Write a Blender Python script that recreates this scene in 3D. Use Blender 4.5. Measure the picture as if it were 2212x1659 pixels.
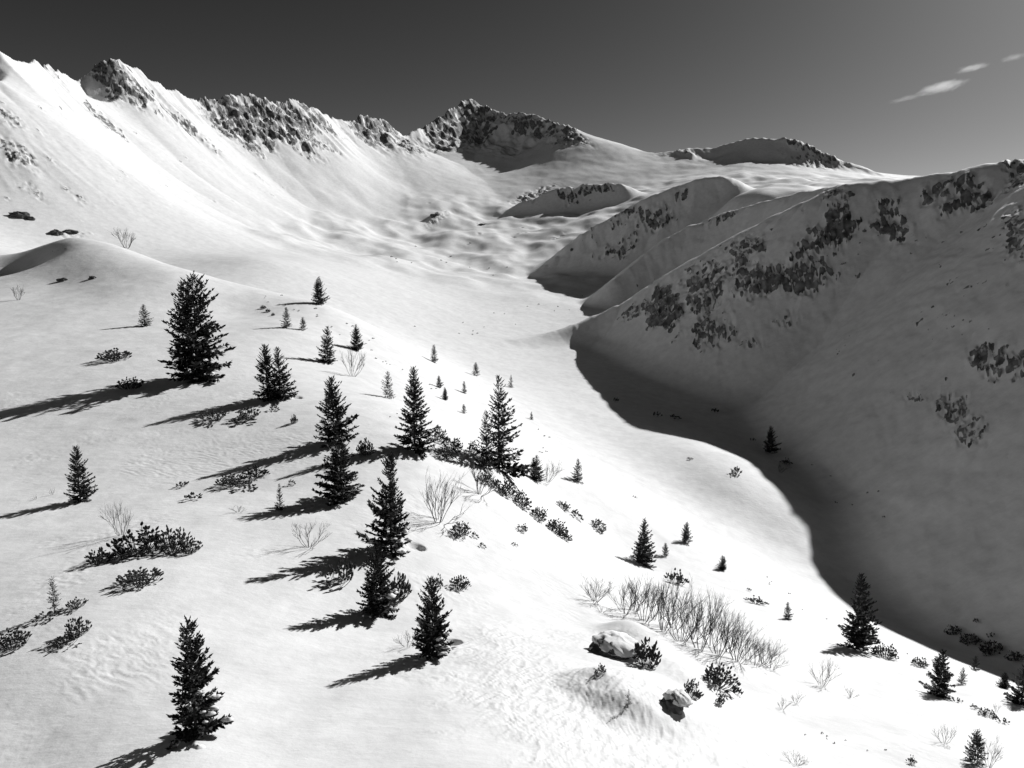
import bpy, bmesh, math, random
import numpy as np
from mathutils import Vector, Matrix

# ------------------------------------------------------------------ camera, sky, sun, exposure
for o in list(bpy.data.objects):
    bpy.data.objects.remove(o)
scene = bpy.context.scene
COL = scene.collection
CAMZ = 65.0
PITCH = math.radians(8.5)
FPX, CX, CY = 1550.0, 1106.0, 829.5          # photo measured at 2212 x 1659
cam_data = bpy.data.cameras.new('camera')
cam_data.sensor_width = 36.0
cam_data.lens = 36.0 * FPX / 2212.0
cam_data.clip_start = 0.5
cam_data.clip_end = 30000.0
cam = bpy.data.objects.new('camera', cam_data)
COL.objects.link(cam)
cam.location = (0, 0, CAMZ)
cam.rotation_euler = (math.pi / 2 - PITCH, 0, 0)
scene.camera = cam

SUN_AZ = math.radians(45.5)                  # clockwise from the view direction (+Y)
SUN_EL = math.radians(30.0)
world = bpy.data.worlds.new('World')
scene.world = world
world.use_nodes = True
wn = world.node_tree
wn.nodes.clear()
sky = wn.nodes.new('ShaderNodeTexSky')
sky.sky_type = 'NISHITA'
sky.sun_disc = False
sky.sun_elevation = SUN_EL
sky.sun_rotation = SUN_AZ
sky.altitude = 2000
sky.air_density = 1.0
sky.dust_density = 1.0
sky.ozone_density = 1.0
sep = wn.nodes.new('ShaderNodeSeparateColor')   # black and white film behind a deep red filter: red minus part of the blue
flt = wn.nodes.new('ShaderNodeMath'); flt.operation = 'MULTIPLY_ADD'; flt.inputs[1].default_value = -0.295
pos = wn.nodes.new('ShaderNodeMath'); pos.operation = 'MAXIMUM'; pos.inputs[1].default_value = 0.0
bg = wn.nodes.new('ShaderNodeBackground')
bg.inputs['Strength'].default_value = 0.078
wo = wn.nodes.new('ShaderNodeOutputWorld')
wn.links.new(sky.outputs[0], sep.inputs[0])
wn.links.new(sep.outputs[2], flt.inputs[0])
wn.links.new(sep.outputs[0], flt.inputs[2])
wn.links.new(flt.outputs[0], pos.inputs[0])
wn.links.new(pos.outputs[0], bg.inputs[0])
wn.links.new(bg.outputs[0], wo.inputs[0])

sun_data = bpy.data.lights.new('sun', 'SUN')
sun_data.energy = 5.0
sun_data.angle = math.radians(0.53)
sun_data.color = (1, 1, 1)
sun = bpy.data.objects.new('sun', sun_data)
COL.objects.link(sun)
SUN_DIR = Vector((math.sin(SUN_AZ) * math.cos(SUN_EL), math.cos(SUN_AZ) * math.cos(SUN_EL), math.sin(SUN_EL)))
sun.rotation_euler = SUN_DIR.to_track_quat('Z', 'Y').to_euler()
sun.location = (200, 200, 300)

vs = scene.view_settings
vs.view_transform = 'Standard'
vs.look = 'None'
vs.exposure = 0.3
vs.gamma = 1.0
vs.use_curve_mapping = False
scene.cycles.max_bounces = 6
scene.cycles.diffuse_bounces = 4
scene.cycles.transparent_max_bounces = 8
scene.cycles.use_denoising = True

# ------------------------------------------------------------------ numpy noise
_rs = np.random.RandomState(11)
_PERM = np.concatenate([_rs.permutation(256)] * 3).astype(np.int32)
_GA = _rs.rand(256) * 2 * np.pi
_GX, _GY = np.cos(_GA), np.sin(_GA)

def pnoise(x, y, seed=0):
    xi = np.floor(x); yi = np.floor(y)
    fx = x - xi; fy = y - yi
    X = (xi.astype(np.int64) + seed * 37) & 255
    Y = (yi.astype(np.int64) + seed * 91) & 255
    u = fx * fx * fx * (fx * (fx * 6 - 15) + 10)
    v = fy * fy * fy * (fy * (fy * 6 - 15) + 10)
    def g(ix, iy, dx, dy):
        h = _PERM[_PERM[ix & 255] + (iy & 255)]
        return _GX[h] * dx + _GY[h] * dy
    a = g(X, Y, fx, fy); b = g(X + 1, Y, fx - 1, fy)
    c = g(X, Y + 1, fx, fy - 1); d = g(X + 1, Y + 1, fx - 1, fy - 1)
    return ((a + u * (b - a)) + v * ((c + u * (d - c)) - (a + u * (b - a)))) * 1.45

def fbm(x, y, octv=4, seed=0, gain=0.5, lac=2.03):
    s = 0; a = 1.0; t = 0
    for i in range(octv):
        s = s + a * pnoise(x, y, seed + i); t += a
        a *= gain; x = x * lac + 13.7; y = y * lac - 7.1
    return s / t

def ridged(x, y, octv=4, seed=0, gain=0.5, lac=2.1):
    s = 0; a = 1.0; t = 0
    for i in range(octv):
        n = 1 - np.abs(pnoise(x, y, seed + i)) * 1.6
        s = s + a * n; t += a
        a *= gain; x = x * lac + 5.3; y = y * lac + 9.2
    return s / t

def sstep(a, b, x):
    t = np.clip((x - a) / (b - a), 0, 1)
    return t * t * (3 - 2 * t)

def smax(a, b, k):
    h = np.clip(k - np.abs(a - b), 0, None) / k
    return np.maximum(a, b) + h * h * k * 0.25

# ------------------------------------------------------------------ photo pixel -> direction, and points at a chosen forward distance
_cp, _sp = math.cos(PITCH), math.sin(PITCH)
def W(px, py, y):
    u = (CY - py) / FPX
    D = y / (_cp + u * _sp)
    return np.array([(px - CX) / FPX * D, y, CAMZ + D * (u * _cp - _sp)])

def project(x, y, z):
    z = z - CAMZ
    D = y * _cp - z * _sp
    U = y * _sp + z * _cp
    return CX + FPX * x / D, CY - FPX * U / D
# ------------------------------------------------------------------ terrain
# ground points seen in the photo: pixel x, pixel y, metres forward
CTRL_PX = [
 # near shoulder, its crest and the slope to the left of it
 (1050,1650,25.5),(600,1655,26),(430,1600,27.4),(0,1650,27.3),(120,1440,34.3),(330,1250,45.5),(650,1480,34),
 (935,1412,39),(815,1325,45.5),(840,1190,55),(730,1080,66),(720,960,82),(595,862,101),(420,818,112),
 (165,1080,66),(500,1000,77),(0,930,88),(200,800,116),(0,640,180),(300,700,158),(120,610,198),
 (150,508,235),(60,540,230),(260,535,228),(370,592,202),(0,568,224),
 # sunny side of the shoulder
 (1250,1620,28),(1400,1480,38.5),(1320,1410,44),(1500,1400,52),(1150,1300,54),(1350,1290,64),(1100,1150,71),(890,972,83),
 (1060,1005,91),(1000,1010,85),(1230,1165,89),(1640,1430,54),(1700,1560,41),(1950,1640,37),(2190,1650,39),
 (2025,1500,56),(2200,1520,56),(1850,1395,72),(1700,1330,82),(1385,1215,104),(1485,1170,120),(1560,1230,112),(1250,1040,124),
 (1155,1035,112),(690,655,205),(705,780,145),(620,705,165),(770,752,168),(835,852,122),(940,780,215),(1027,810,255),(950,835,175),
 (520,680,185),
 # valley bottom, gully
 (2212,1400,115),(1950,1310,130),(1650,1175,146),(1480,1060,163),(1330,960,194),(1240,850,252),(1500,965,190),(1600,1040,167),(1150,770,318),
 (1660,975,208),(1900,1100,170),(2130,1230,142),
 # white slope from the left wall into the valley
 (450,640,265),(560,560,350),(780,590,420),(900,700,330),(1080,740,335),(1000,640,450),(1150,640,470),
 (1000,560,650),(850,500,800),(1000,440,960),(1100,400,1100),(1040,386,1180),(960,350,1290),(900,352,1190),(1120,380,1150),(1400,350,1220),(700,480,720),(1250,430,980),(1150,500,780),(1650,394,760),(1550,447,515),(1600,421,545),(1700,406,560),(1800,398,580),(1640,402,640),(1600,381,900),(1800,397,800),
 (620,500,600),(0,490,345),(250,470,430),(430,540,400),
]
CTRL_XYZ = [(60,560,67),(100,540,67),(132,515,74),(40,600,72),(-140,60,43),(-200,160,60),(-260,300,95),(-30,2,45.5),(10,0,45),(60,0,20),(120,60,0),(-60,10,42),(130,-20,-8),
            (-160,295,66),(-130,275,64),(-112,290,61),
            (300,60,5),(0,3500,120),(-1500,3200,120),(1500,3200,120),(1200,900,150),(-1500,900,300),(500,-100,10),(600,500,100)]

def _tps_setup():
    pts = [W(*c) for c in CTRL_PX] + [np.array(c, float) for c in CTRL_XYZ]
    P = np.array(pts)
    P[:, 2] -= CAMZ
    r = np.hypot(P[:, 0], P[:, 1])
    q = np.stack([np.arctan2(P[:, 0], P[:, 1]), np.log(r + 6) * 0.8], 1)
    t = P[:, 2] / (r + 6)
    n = len(q)
    d2 = ((q[:, None] - q[None]) ** 2).sum(-1)
    K = 0.5 * d2 * np.log(d2 + 1e-12) + np.eye(n) * 8e-4
    A = np.zeros((n + 3, n + 3))
    A[:n, :n] = K
    A[:n, n] = A[n, :n] = 1
    A[:n, n + 1:] = q; A[n + 1:, :n] = q.T
    sol = np.linalg.solve(A, np.concatenate([t, np.zeros(3)]))
    return q, sol
_TQ, _TS = _tps_setup()

def base_h(x, y):
    r = np.hypot(x, y)
    a = np.arctan2(x, y); l = np.log(r + 6) * 0.8
    out = _TS[-3] + _TS[-2] * a + _TS[-1] * l
    for (qa, ql), w in zip(_TQ, _TS[:-3]):
        d2 = (a - qa) ** 2 + (l - ql) ** 2
        out = out + w * 0.5 * d2 * np.log(d2 + 1e-12)
    return CAMZ + out * (r + 6)

def crest(px_pts, xyz_before=(), xyz_after=()):
    P = [np.array(p, float) for p in xyz_before] + [W(*p) for p in px_pts] + [np.array(p, float) for p in xyz_after]
    P = np.array(P)
    n = len(P)
    out = []
    for i in range(n - 1):                       # Catmull-Rom, two pieces each
        p0, p1, p2, p3 = P[max(i - 1, 0)], P[i], P[i + 1], P[min(i + 2, n - 1)]
        for t in (0.0, 0.5):
            out.append(0.5 * ((2 * p1) + (-p0 + p2) * t + (2 * p0 - 5 * p1 + 4 * p2 - p3) * t * t + (-p0 + 3 * p1 - 3 * p2 + p3) * t ** 3))
    out.append(P[-1])
    return np.array(out)

# name, crest points, front direction, slope at front, slope at back, length of the steep part, slope beyond, blend width
RIDGES = [
 ('ridge_right', crest([(2275,334,269),(2212,345,275),(2120,355,284),(2060,372,292),(1950,386,305),(1830,398,317),(1740,430,326),(1640,480,338),
     (1560,525,346),(1500,560,351),(1440,600,356),(1380,640,360),(1290,680,362),(1200,716,356),(1115,745,342)],
     xyz_before=[(315,-80,205),(312,0,205),(306,90,202),(292,170,195),(278,224,182),(264,246,146)]),  # unseen crest beyond the right edge, raised to block sun from the slope
     (-0.55,-0.83), 0.26, -0.57, 90, 0.86, 6),
 ('ridge_middle', crest([(1165,588,600),(1205,548,606),(1260,500,612),(1330,462,612),(1420,418,606),(1500,389,598),(1560,384,590)]),
     (-0.7,-0.72), 0.62, -0.50, 80, 0.64, 5),
 ('spur_middle', crest([(1330,600,455),(1400,545,468),(1495,483,475),(1600,450,462),(1700,423,440),(1780,404,415),(1840,398,385)]),
     (-0.7,-0.72), 0.62, -0.50, 90, 0.64, 5),
 ('ridge_back', crest([(1105,450,905),(1150,425,910),(1200,408,910),(1270,398,902),(1340,396,885)]),
     (-0.6,-0.8), 0.55, -0.45, 60, 0.62, 6),
 ('knoll', crest([(1560,322,1110),(1620,302,1080),(1690,293,1050),(1740,308,1030),(1800,340,1000),(1870,362,980),(1930,388,960),(2050,420,950)]),
     (-0.75,-0.66), 0.62, 0.1, 160, 0.45, 12),
 ('knoll_low', crest([(1380,345,1185),(1440,328,1160),(1490,318,1140),(1540,321,1120),(1620,306,1100)]),
     (-0.75,-0.66), 0.1, 0.0, 120, 0.40, 20),
 ('peak', crest([(735,262,1150),(760,262,1185),(790,246,1230),(830,262,1290),(868,290,1350),(890,284,1390),(915,275,1430),(950,250,1500),(985,228,1560),(1015,215,1610),
     (1045,224,1590),(1085,240,1530),(1150,243,1430),(1200,266,1340),(1232,280,1295)]),
     (-0.1,-0.99), 0.72, 0.4, 110, 0.34, 40),
 ('peak_shoulder', crest([(1215,273,1315),(1250,286,1270),(1320,322,1200),(1395,342,1160)]),
     (-0.96,0.28), 0.62, -0.15, 100, 0.44, 20),
 ('peak_spur', crest([(1015,216,1610),(1030,262,1540),(1020,300,1470),(1005,330,1410)]),
     (-0.35,-0.93), 0.8, 0.8, 90, 0.45, 20),
 ('wall_left', crest([(-300,90,480),(-120,130,470),(0,175,470),(120,210,590),(260,222,700),(420,262,840),(560,268,930),(680,285,1020),(760,310,1160)], xyz_before=[(-520,150,185),(-500,320,195)]),
     (0.8,-0.6), 0.02, 0.3, 150, 0.665, 22),
 ('mountain_left', crest([(-300,20,520),(-120,60,510),(0,108,500),(60,128,560),(100,143,620),(150,166,690),(185,150,720),(240,124,740),(290,145,780),(330,170,810),(420,215,880),(470,213,910),
     (525,196,950),(575,212,965),(625,212,1000),(680,235,1060),(740,264,1180)], xyz_before=[(-560,150,215),(-540,320,225)]),
     (0.8,-0.6), 0.35, 0.3, 60, 0.80, 16),
]

# rock outcrops: pixel centre, half width, half height, turn (deg), roughness weight
ROCKS = [
 # sunlit left mountain
 (105,150,28,11,35,1),(186,158,12,16,0,1),(232,150,40,26,20,1),(275,178,78,28,40,1.1),(225,262,68,20,42,1.2),(42,335,46,22,35,1),(22,255,30,14,35,1),
 (83,229,12,6,35,.9),(78,414,22,9,45,.9),(177,432,16,8,30,1),(400,272,62,15,35,.9),(468,322,16,11,40,1),(495,258,82,34,42,1.15),(562,252,74,30,55,1.15),
 (545,322,26,13,45,1),(645,275,76,30,48,1.15),(692,262,58,20,38,1.1),(560,384,26,7,40,.7),(577,416,14,7,30,.8),(612,405,9,5,35,.8),(255,225,14,6,35,.8),
 (310,242,16,6,35,.8),(88,283,16,6,40,.8),(110,345,22,7,40,.8),(170,470,20,5,45,.6),(595,492,18,4,40,.6),(330,205,40,9,38,.8),(440,245,20,8,40,.8),
 # far peak
 (812,288,50,42,0,1.3),(888,312,36,28,30,1.3),(770,270,26,14,20,1.1),(975,288,52,46,0,1.3),(1035,268,30,52,0,1.2),(1012,232,34,18,0,1.1),(935,268,28,18,-40,1.2),
 (1155,272,78,28,12,1.1),(1215,304,24,14,0,1),(1240,296,34,10,30,1),(1075,245,30,22,0,.9),
 # basin and the two ridges behind
 (949,465,24,10,-25,1.0),(1040,484,12,8,0,.9),(1155,422,42,17,-20,1.05),(1238,416,38,14,-10,1.0),(1230,437,20,8,0,1),(1300,408,30,10,0,.9),(1418,470,40,26,-25,1.05),(1278,493,22,16,0,1.0),(1345,535,40,20,-30,.95),(1350,470,30,14,-30,.95),(1470,425,26,14,-20,.95),(1560,470,40,12,-25,.9),
 (1205,512,16,9,-20,.8),(1480,325,22,8,0,.9),(1430,335,18,6,0,.8),
 # knoll on the right
 (1750,318,50,13,25,1.2),(1745,348,54,14,15,.9),(1800,350,30,12,25,.9),(1890,368,54,13,28,1.3),
 # shaded slope on the right
 (2075,415,72,46,0,1.0),(2192,382,32,30,0,1.05),(1920,475,36,56,-20,.95),(1815,480,30,40,0,1.35),(1775,515,52,32,0,1.0),(1610,537,48,24,-20,1.05),(2198,490,34,50,0,.95),
 (1805,422,32,20,0,.95),(1522,620,40,58,15,1.05),(1625,602,48,36,-20,1.0),(1720,592,82,40,-10,1.0),(1520,725,32,30,0,.95),(1570,720,26,26,0,.9),(1625,740,24,11,0,.9),
 (1700,690,30,13,-10,.95),(2132,775,38,34,0,1.35),(2196,785,26,32,0,1.2),(1975,857,28,10,0,1.05),(2062,882,44,26,20,1.15),(2095,940,40,22,0,1.1),(1830,735,66,9,-50,.62),(2025,700,76,44,0,.55),
 (1432,660,36,48,0,1.6),(1372,672,32,14,-30,1.0),(1985,520,60,30,0,.6),(2110,630,60,40,0,.55),
 # outcrop on the hump at the left
 (152,506,36,9,0,.9),(130,540,20,5,-20,.6),
]

CAPS = {'ridge_right': 5.5, 'spur_middle': 3.5, 'ridge_middle': 2.5}    # rounded crests, metres

def ridge_h(rg, x, y):
    name, C, f, mf, mb, L, m2, k = rg
    best = np.full(x.shape, -1e9)
    for a, b in zip(C[:-1], C[1:]):
        ex, ey = b[0] - a[0], b[1] - a[1]
        l2 = ex * ex + ey * ey
        t = np.clip(((x - a[0]) * ex + (y - a[1]) * ey) / l2, 0, 1)
        dx = x - a[0] - t * ex; dy = y - a[1] - t * ey
        d = np.sqrt(dx * dx + dy * dy) + 1e-9
        cs = (dx * f[0] + dy * f[1]) / d
        m = mb + (mf - mb) * (0.5 + 0.5 * cs)
        cap = CAPS.get(name, 0.0)
        if cap:
            top = cap * (1 - np.exp(-d / cap)); d = d - top * 0.8
        h = a[2] + t * (b[2] - a[2]) - (m * L * (1 - np.exp(-d / L)) + m2 * d)
        best = np.maximum(best, h)
    return best

def height_layers(x, y):
    z = base_h(x, y)
    hs = [z]
    out = z
    for rg in RIDGES:
        h = ridge_h(rg, x, y)
        hs.append(h)
        out = smax(out, h, rg[7])
    return out, hs

def height0(x, y):
    return height_layers(x, y)[0]

def hit(px, py, H=height0, ymin=14.0, ymax=2500.0):
    """where the line of sight through a photo pixel first meets the snow"""
    u = (CY - py) / FPX
    dx, dy, dz = (px - CX) / FPX, _cp + u * _sp, u * _cp - _sp
    D = np.exp(np.linspace(math.log(ymin), math.log(ymax), 900))
    for _ in range(2):
        g = CAMZ + D * dz - H(D * dx, D * dy)
        neg = np.nonzero(g < 0)[0]
        if len(neg) == 0:
            return None
        i = max(neg[0], 1)
        D = np.linspace(D[i - 1], D[i], 60)
    D = D[30] if False else D
    g = CAMZ + D * dz - H(D * dx, D * dy)
    i = min(max(np.nonzero(g < 0)[0][0] if (g < 0).any() else len(D) - 1, 1), len(D) - 1)
    Dh = D[i]
    return np.array([dx * Dh, dy * Dh, float(H(np.array([dx * Dh]), np.array([dy * Dh]))[0])]), Dh
# ------------------------------------------------------------------ materials
def new_mat(name):
    m = bpy.data.materials.new(name)
    m.use_nodes = True
    nt = m.node_tree
    return m, nt, nt.nodes['Principled BSDF']

def N(nt, typ, **kw):
    n = nt.nodes.new(typ)
    for k, v in kw.items():
        setattr(n, k, v)
    return n

def make_snow(name='snow', rocky=True):
    m, nt, b = new_mat(name)
    L = nt.links
    tc = N(nt, 'ShaderNodeNewGeometry')
    b.inputs['Roughness'].default_value = 0.75
    b.inputs['Specular IOR Level'].default_value = 0.2
    # snow colour: very slight dirt and wind-crust variation
    n1 = N(nt, 'ShaderNodeTexNoise'); n1.inputs['Scale'].default_value = 0.3; n1.inputs['Detail'].default_value = 8
    n1.inputs['Roughness'].default_value = 0.65
    L.new(tc.outputs['Position'], n1.inputs['Vector'])
    r1 = N(nt, 'ShaderNodeValToRGB')
    r1.color_ramp.elements[0].position = 0.3; r1.color_ramp.elements[0].color = (.59, .59, .59, 1)
    r1.color_ramp.elements[1].position = 0.62; r1.color_ramp.elements[1].color = (.70, .70, .70, 1)
    L.new(n1.outputs['Fac'], r1.inputs['Fac'])
    # relief: wind ripples (stretched), crust grain
    mp = N(nt, 'ShaderNodeMapping'); mp.inputs['Rotation'].default_value = (0, 0, 0.5); mp.inputs['Scale'].default_value = (0.6, 1.3, 1.0)
    L.new(tc.outputs['Position'], mp.inputs['Vector'])
    n2 = N(nt, 'ShaderNodeTexNoise'); n2.inputs['Scale'].default_value = 1.1; n2.inputs['Detail'].default_value = 7; n2.inputs['Roughness'].default_value = 0.6
    L.new(mp.outputs[0], n2.inputs['Vector'])
    n3 = N(nt, 'ShaderNodeTexNoise'); n3.inputs['Scale'].default_value = 0.25; n3.inputs['Detail'].default_value = 9; n3.inputs['Roughness'].default_value = 0.6
    L.new(tc.outputs['Position'], n3.inputs['Vector'])
    ad = N(nt, 'ShaderNodeMath', operation='MULTIPLY_ADD'); ad.inputs[1].default_value = 2.2
    L.new(n3.outputs['Fac'], ad.inputs[0]); L.new(n2.outputs['Fac'], ad.inputs[2])
    bp = N(nt, 'ShaderNodeBump'); bp.inputs['Strength'].default_value = 0.26; bp.inputs['Distance'].default_value = 0.22
    L.new(ad.outputs[0], bp.inputs['Height'])
    L.new(bp.outputs[0], b.inputs['Normal'])
    if not rocky:
        L.new(r1.outputs[0], b.inputs['Base Color'])
        return m
    at = N(nt, 'ShaderNodeAttribute', attribute_name='rock')
    n4 = N(nt, 'ShaderNodeTexNoise'); n4.inputs['Scale'].default_value = 0.55; n4.inputs['Detail'].default_value = 6; n4.inputs['Roughness'].default_value = 0.7
    L.new(tc.outputs['Position'], n4.inputs['Vector'])
    ma = N(nt, 'ShaderNodeMath', operation='MULTIPLY_ADD'); ma.inputs[1].default_value = 0.55
    L.new(n4.outputs['Fac'], ma.inputs[0]); L.new(at.outputs['Fac'], ma.inputs[2])
    rf = N(nt, 'ShaderNodeMapRange'); rf.inputs['From Min'].default_value = 0.72; rf.inputs['From Max'].default_value = 0.80
    L.new(ma.outputs[0], rf.inputs['Value'])
    n5 = N(nt, 'ShaderNodeTexNoise'); n5.inputs['Scale'].default_value = 0.3; n5.inputs['Detail'].default_value = 10
    L.new(tc.outputs['Position'], n5.inputs['Vector'])
    r5 = N(nt, 'ShaderNodeValToRGB')
    r5.color_ramp.elements[0].position = 0.35; r5.color_ramp.elements[0].color = (.05, .05, .05, 1)
    r5.color_ramp.elements[1].position = 0.7; r5.color_ramp.elements[1].color = (.24, .24, .24, 1)
    L.new(n5.outputs['Fac'], r5.inputs['Fac'])
    # snow lying on the shelves of the rock
    sx = N(nt, 'ShaderNodeSeparateXYZ'); L.new(tc.outputs['Normal'], sx.inputs[0])
    n6 = N(nt, 'ShaderNodeTexNoise'); n6.inputs['Scale'].default_value = 0.8; n6.inputs['Detail'].default_value = 5
    L.new(tc.outputs['Position'], n6.inputs['Vector'])
    m6 = N(nt, 'ShaderNodeMath', operation='MULTIPLY_ADD'); m6.inputs[1].default_value = 0.5
    L.new(n6.outputs['Fac'], m6.inputs[0]); L.new(sx.outputs['Z'], m6.inputs[2])
    sh = N(nt, 'ShaderNodeMapRange'); sh.inputs['From Min'].default_value = 1.0; sh.inputs['From Max'].default_value = 1.12
    sh.inputs['To Min'].default_value = 1.0; sh.inputs['To Max'].default_value = 0.0
    L.new(m6.outputs[0], sh.inputs['Value'])
    mm = N(nt, 'ShaderNodeMath', operation='MULTIPLY')
    L.new(rf.outputs[0], mm.inputs[0]); L.new(sh.outputs[0], mm.inputs[1])
    mx = N(nt, 'ShaderNodeMix', data_type='RGBA')
    L.new(mm.outputs[0], mx.inputs['Factor']); L.new(r1.outputs[0], mx.inputs['A']); L.new(r5.outputs[0], mx.inputs['B'])
    L.new(mx.outputs['Result'], b.inputs['Base Color'])
    return m

MAT_TERRAIN = make_snow('snow_and_rock', True)
MAT_SNOW = make_snow('snow', False)

def make_plain(name, col, rough=0.8, scale=6.0, var=0.4, spec=0.2):
    m, nt, b = new_mat(name)
    L = nt.links
    tc = N(nt, 'ShaderNodeNewGeometry')
    n = N(nt, 'ShaderNodeTexNoise'); n.inputs['Scale'].default_value = scale; n.inputs['Detail'].default_value = 5
    L.new(tc.outputs['Position'], n.inputs['Vector'])
    r = N(nt, 'ShaderNodeValToRGB')
    a, c = col * (1 - var), col * (1 + var)
    r.color_ramp.elements[0].position = 0.3; r.color_ramp.elements[0].color = (a, a, a, 1)
    r.color_ramp.elements[1].position = 0.7; r.color_ramp.elements[1].color = (c, c, c, 1)
    L.new(n.outputs['Fac'], r.inputs['Fac']); L.new(r.outputs[0], b.inputs['Base Color'])
    b.inputs['Roughness'].default_value = rough
    b.inputs['Specular IOR Level'].default_value = spec
    return m
MAT_NEEDLE = make_plain('needles', 0.035, 0.75, 3.0, 0.5)
MAT_BARK = make_plain('bark', 0.05, 0.9, 8.0, 0.4)
MAT_TWIG = make_plain('twig_bark', 0.04, 0.9, 5.0, 0.35)
MAT_ROCK = make_plain('rock', 0.09, 0.9, 2.5, 0.55)

# ------------------------------------------------------------------ hollows in the snow beside the trees (photo pixel, radius m, depth m)
WELLS = []
for (px, py, wr, wd) in [(898,1180,0.8,0.45),(978,1388,0.55,0.5),(640,858,0.8,0.4)]:
    q = hit(px, py)[0]
    WELLS.append((q[0], q[1], wr, wd))
DRIFTS_HOLLOWS = [(22,566,11.0,-3.2),(75,548,7.0,-1.6),(1375,1385,2.2,0.7),(1345,1372,1.9,0.6),(1500,1475,2.2,0.7),(1478,1484,1.4,0.5),(1560,1440,4.0,0.8),(1430,1420,3.0,0.7)]  # negative heights: hollows added to put shade on the left hump's flank
# ------------------------------------------------------------------ terrain mesh
TH = np.radians(np.concatenate([np.arange(-80, -40, 1.0), np.arange(-40, 40, 0.1), np.arange(40, 101, 1.0)]))
RR = np.concatenate([np.arange(4, 16, 0.5), np.arange(16, 90, 0.2),
    np.exp(np.arange(math.log(90), math.log(250), 0.007)), np.exp(np.arange(math.log(250.5), math.log(1620), 0.0045)), np.exp(np.arange(math.log(1630), math.log(4200), 0.03))])
gR, gT = np.meshgrid(RR, TH, indexing='ij')
gX, gY = (gR * np.sin(gT)), (gR * np.cos(gT))
shape = gR.shape
fx, fy, fr = gX.ravel(), gY.ravel(), gR.ravel()
Z, layers = height_layers(fx, fy)
owner = np.argmax(np.array(layers), 0)

def grid_slope(z):
    zz = z.reshape(shape)
    dr = np.gradient(zz, RR, axis=0)
    dt = np.gradient(zz, TH, axis=1) / gR
    return dr, dt
def steep(z):
    dr, dt = grid_slope(z)
    return np.sqrt(dr * dr + dt * dt).ravel()

S_base = steep(Z)
# snow undulation, finer near the camera
und = 0.55 * fbm(fx / 46, fy / 46, 3, 3) * sstep(60, 200, fr) + 0.16 * fbm(fx / 13, fy / 13, 3, 5) + 0.035 * fbm(fx / 3.1, fy / 4.3, 3, 8)
und += sstep(300, 900, fr) * 3.5 * fbm(fx / 95, fy / 95, 4, 21)
# down-slope runnels on the left mountain and ribs on the far peak
NAMES = ['base'] + [r[0] for r in RIDGES]
def soft(name, w=18.0):
    """how far a ridge stands out above everything else"""
    i = NAMES.index(name)
    oth = np.max(np.array([l for j, l in enumerate(layers) if j != i]), 0)
    return sstep(0, w, layers[i] - oth)
ac, al = fy * 0.95 + fx * 0.3, fx * 0.95 - fy * 0.3      # along the left wall, and down it
rib = ridged(ac / 48 + 0.5 * fbm(fx / 90, fy / 90, 2, 30), al / 260, 4, 31) - 0.6
und += soft('mountain_left', 10) * sstep(350, 800, fr) * 9.0 * rib + soft('wall_left', 30) * 2.2 * rib
und += np.maximum(soft('peak', 30), soft('peak_spur', 30)) * 17.0 * (ridged(fx / 85 + fy / 300, fy / 230, 5, 41, gain=0.55) - 0.62)
for nm, am, l1, l2, sd in (('ridge_right',1.6,34,52,33),('ridge_middle',4.0,55,70,34),('spur_middle',2.0,50,70,35),('ridge_back',11.0,42,60,36),('knoll',10,85,110,37),('knoll_low',6,75,95,38)):
    und += soft(nm, 3 * am) * am * (ridged(fx / l1 + 0.4 * fbm(fx / 60, fy / 60, 2, 39), fy / l2, 4, sd) - 0.62)
und += (soft('ridge_middle') + soft('spur_middle') + soft('ridge_right') * .5 + soft('knoll')) * (1.0 * fbm(fx / 9, fy / 11, 4, 56) + 0.3 * fbm(fx / 2.6, fy / 3.4, 3, 57))
# soft humps on the basin floor
bas = sstep(420, 600, fr) * (1 - sstep(900, 1100, fr)) * soft('base', 12)
und += bas * 9.0 * (fbm(fx / 62, fy / 80, 3, 51))
Z = Z + und

# near details: wind-carved crust below the two boulders, wells beside the trees, drifts
crust_c = W(1270, 1520, 38)[:2]
cd = np.hypot((fx - crust_c[0] - 0.5) / 10.0, (fy - crust_c[1] + 1) / 14.0)
crust = (1 - sstep(0.6, 1.0, cd + 0.35 * fbm(fx / 3, fy / 3, 3, 61)))
qa = fx * 0.55 + fy * 0.83; qb = -fx * 0.83 + fy * 0.55
crust = crust * (1 - 0.85 * np.exp(-(np.hypot(fx - W(1330, 1480, 41)[0], fy - 41) / 4.5) ** 4))
Z += crust * (0.07 + 0.13 * (ridged(qb / 0.55 + 0.6 * fbm(fx / 2, fy / 2, 2, 66), qa / 1.7, 3, 63) - 0.6))
# patches of wind ripples and old crust on the near slopes
pw = sstep(0.05, 0.45, fbm(fx / 14, fy / 18, 3, 81)) * (1 - sstep(110, 200, fr))
Z += pw * 0.055 * (ridged(qb / 1.5 + 0.8 * fbm(fx / 4, fy / 4, 2, 83), qa / 0.6 + 0.8 * fbm(fx / 3, fy / 3, 2, 84), 3, 82) - 0.6)
pl = sstep(0.1, 0.5, fbm(fx / 9 + 7, fy / 12, 3, 86)) * (1 - sstep(90, 170, fr))
Z += pl * 0.05 * fbm(fx / 0.5, fy / 0.45, 3, 87)
for (wx, wy, wr, wd) in WELLS:
    d = np.hypot(fx - wx, fy - wy)
    k = np.nonzero(d < wr * 2.6)[0]
    t = d[k] / wr
    Z[k] += -wd * np.exp(-(t / 0.95) ** 7)

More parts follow.
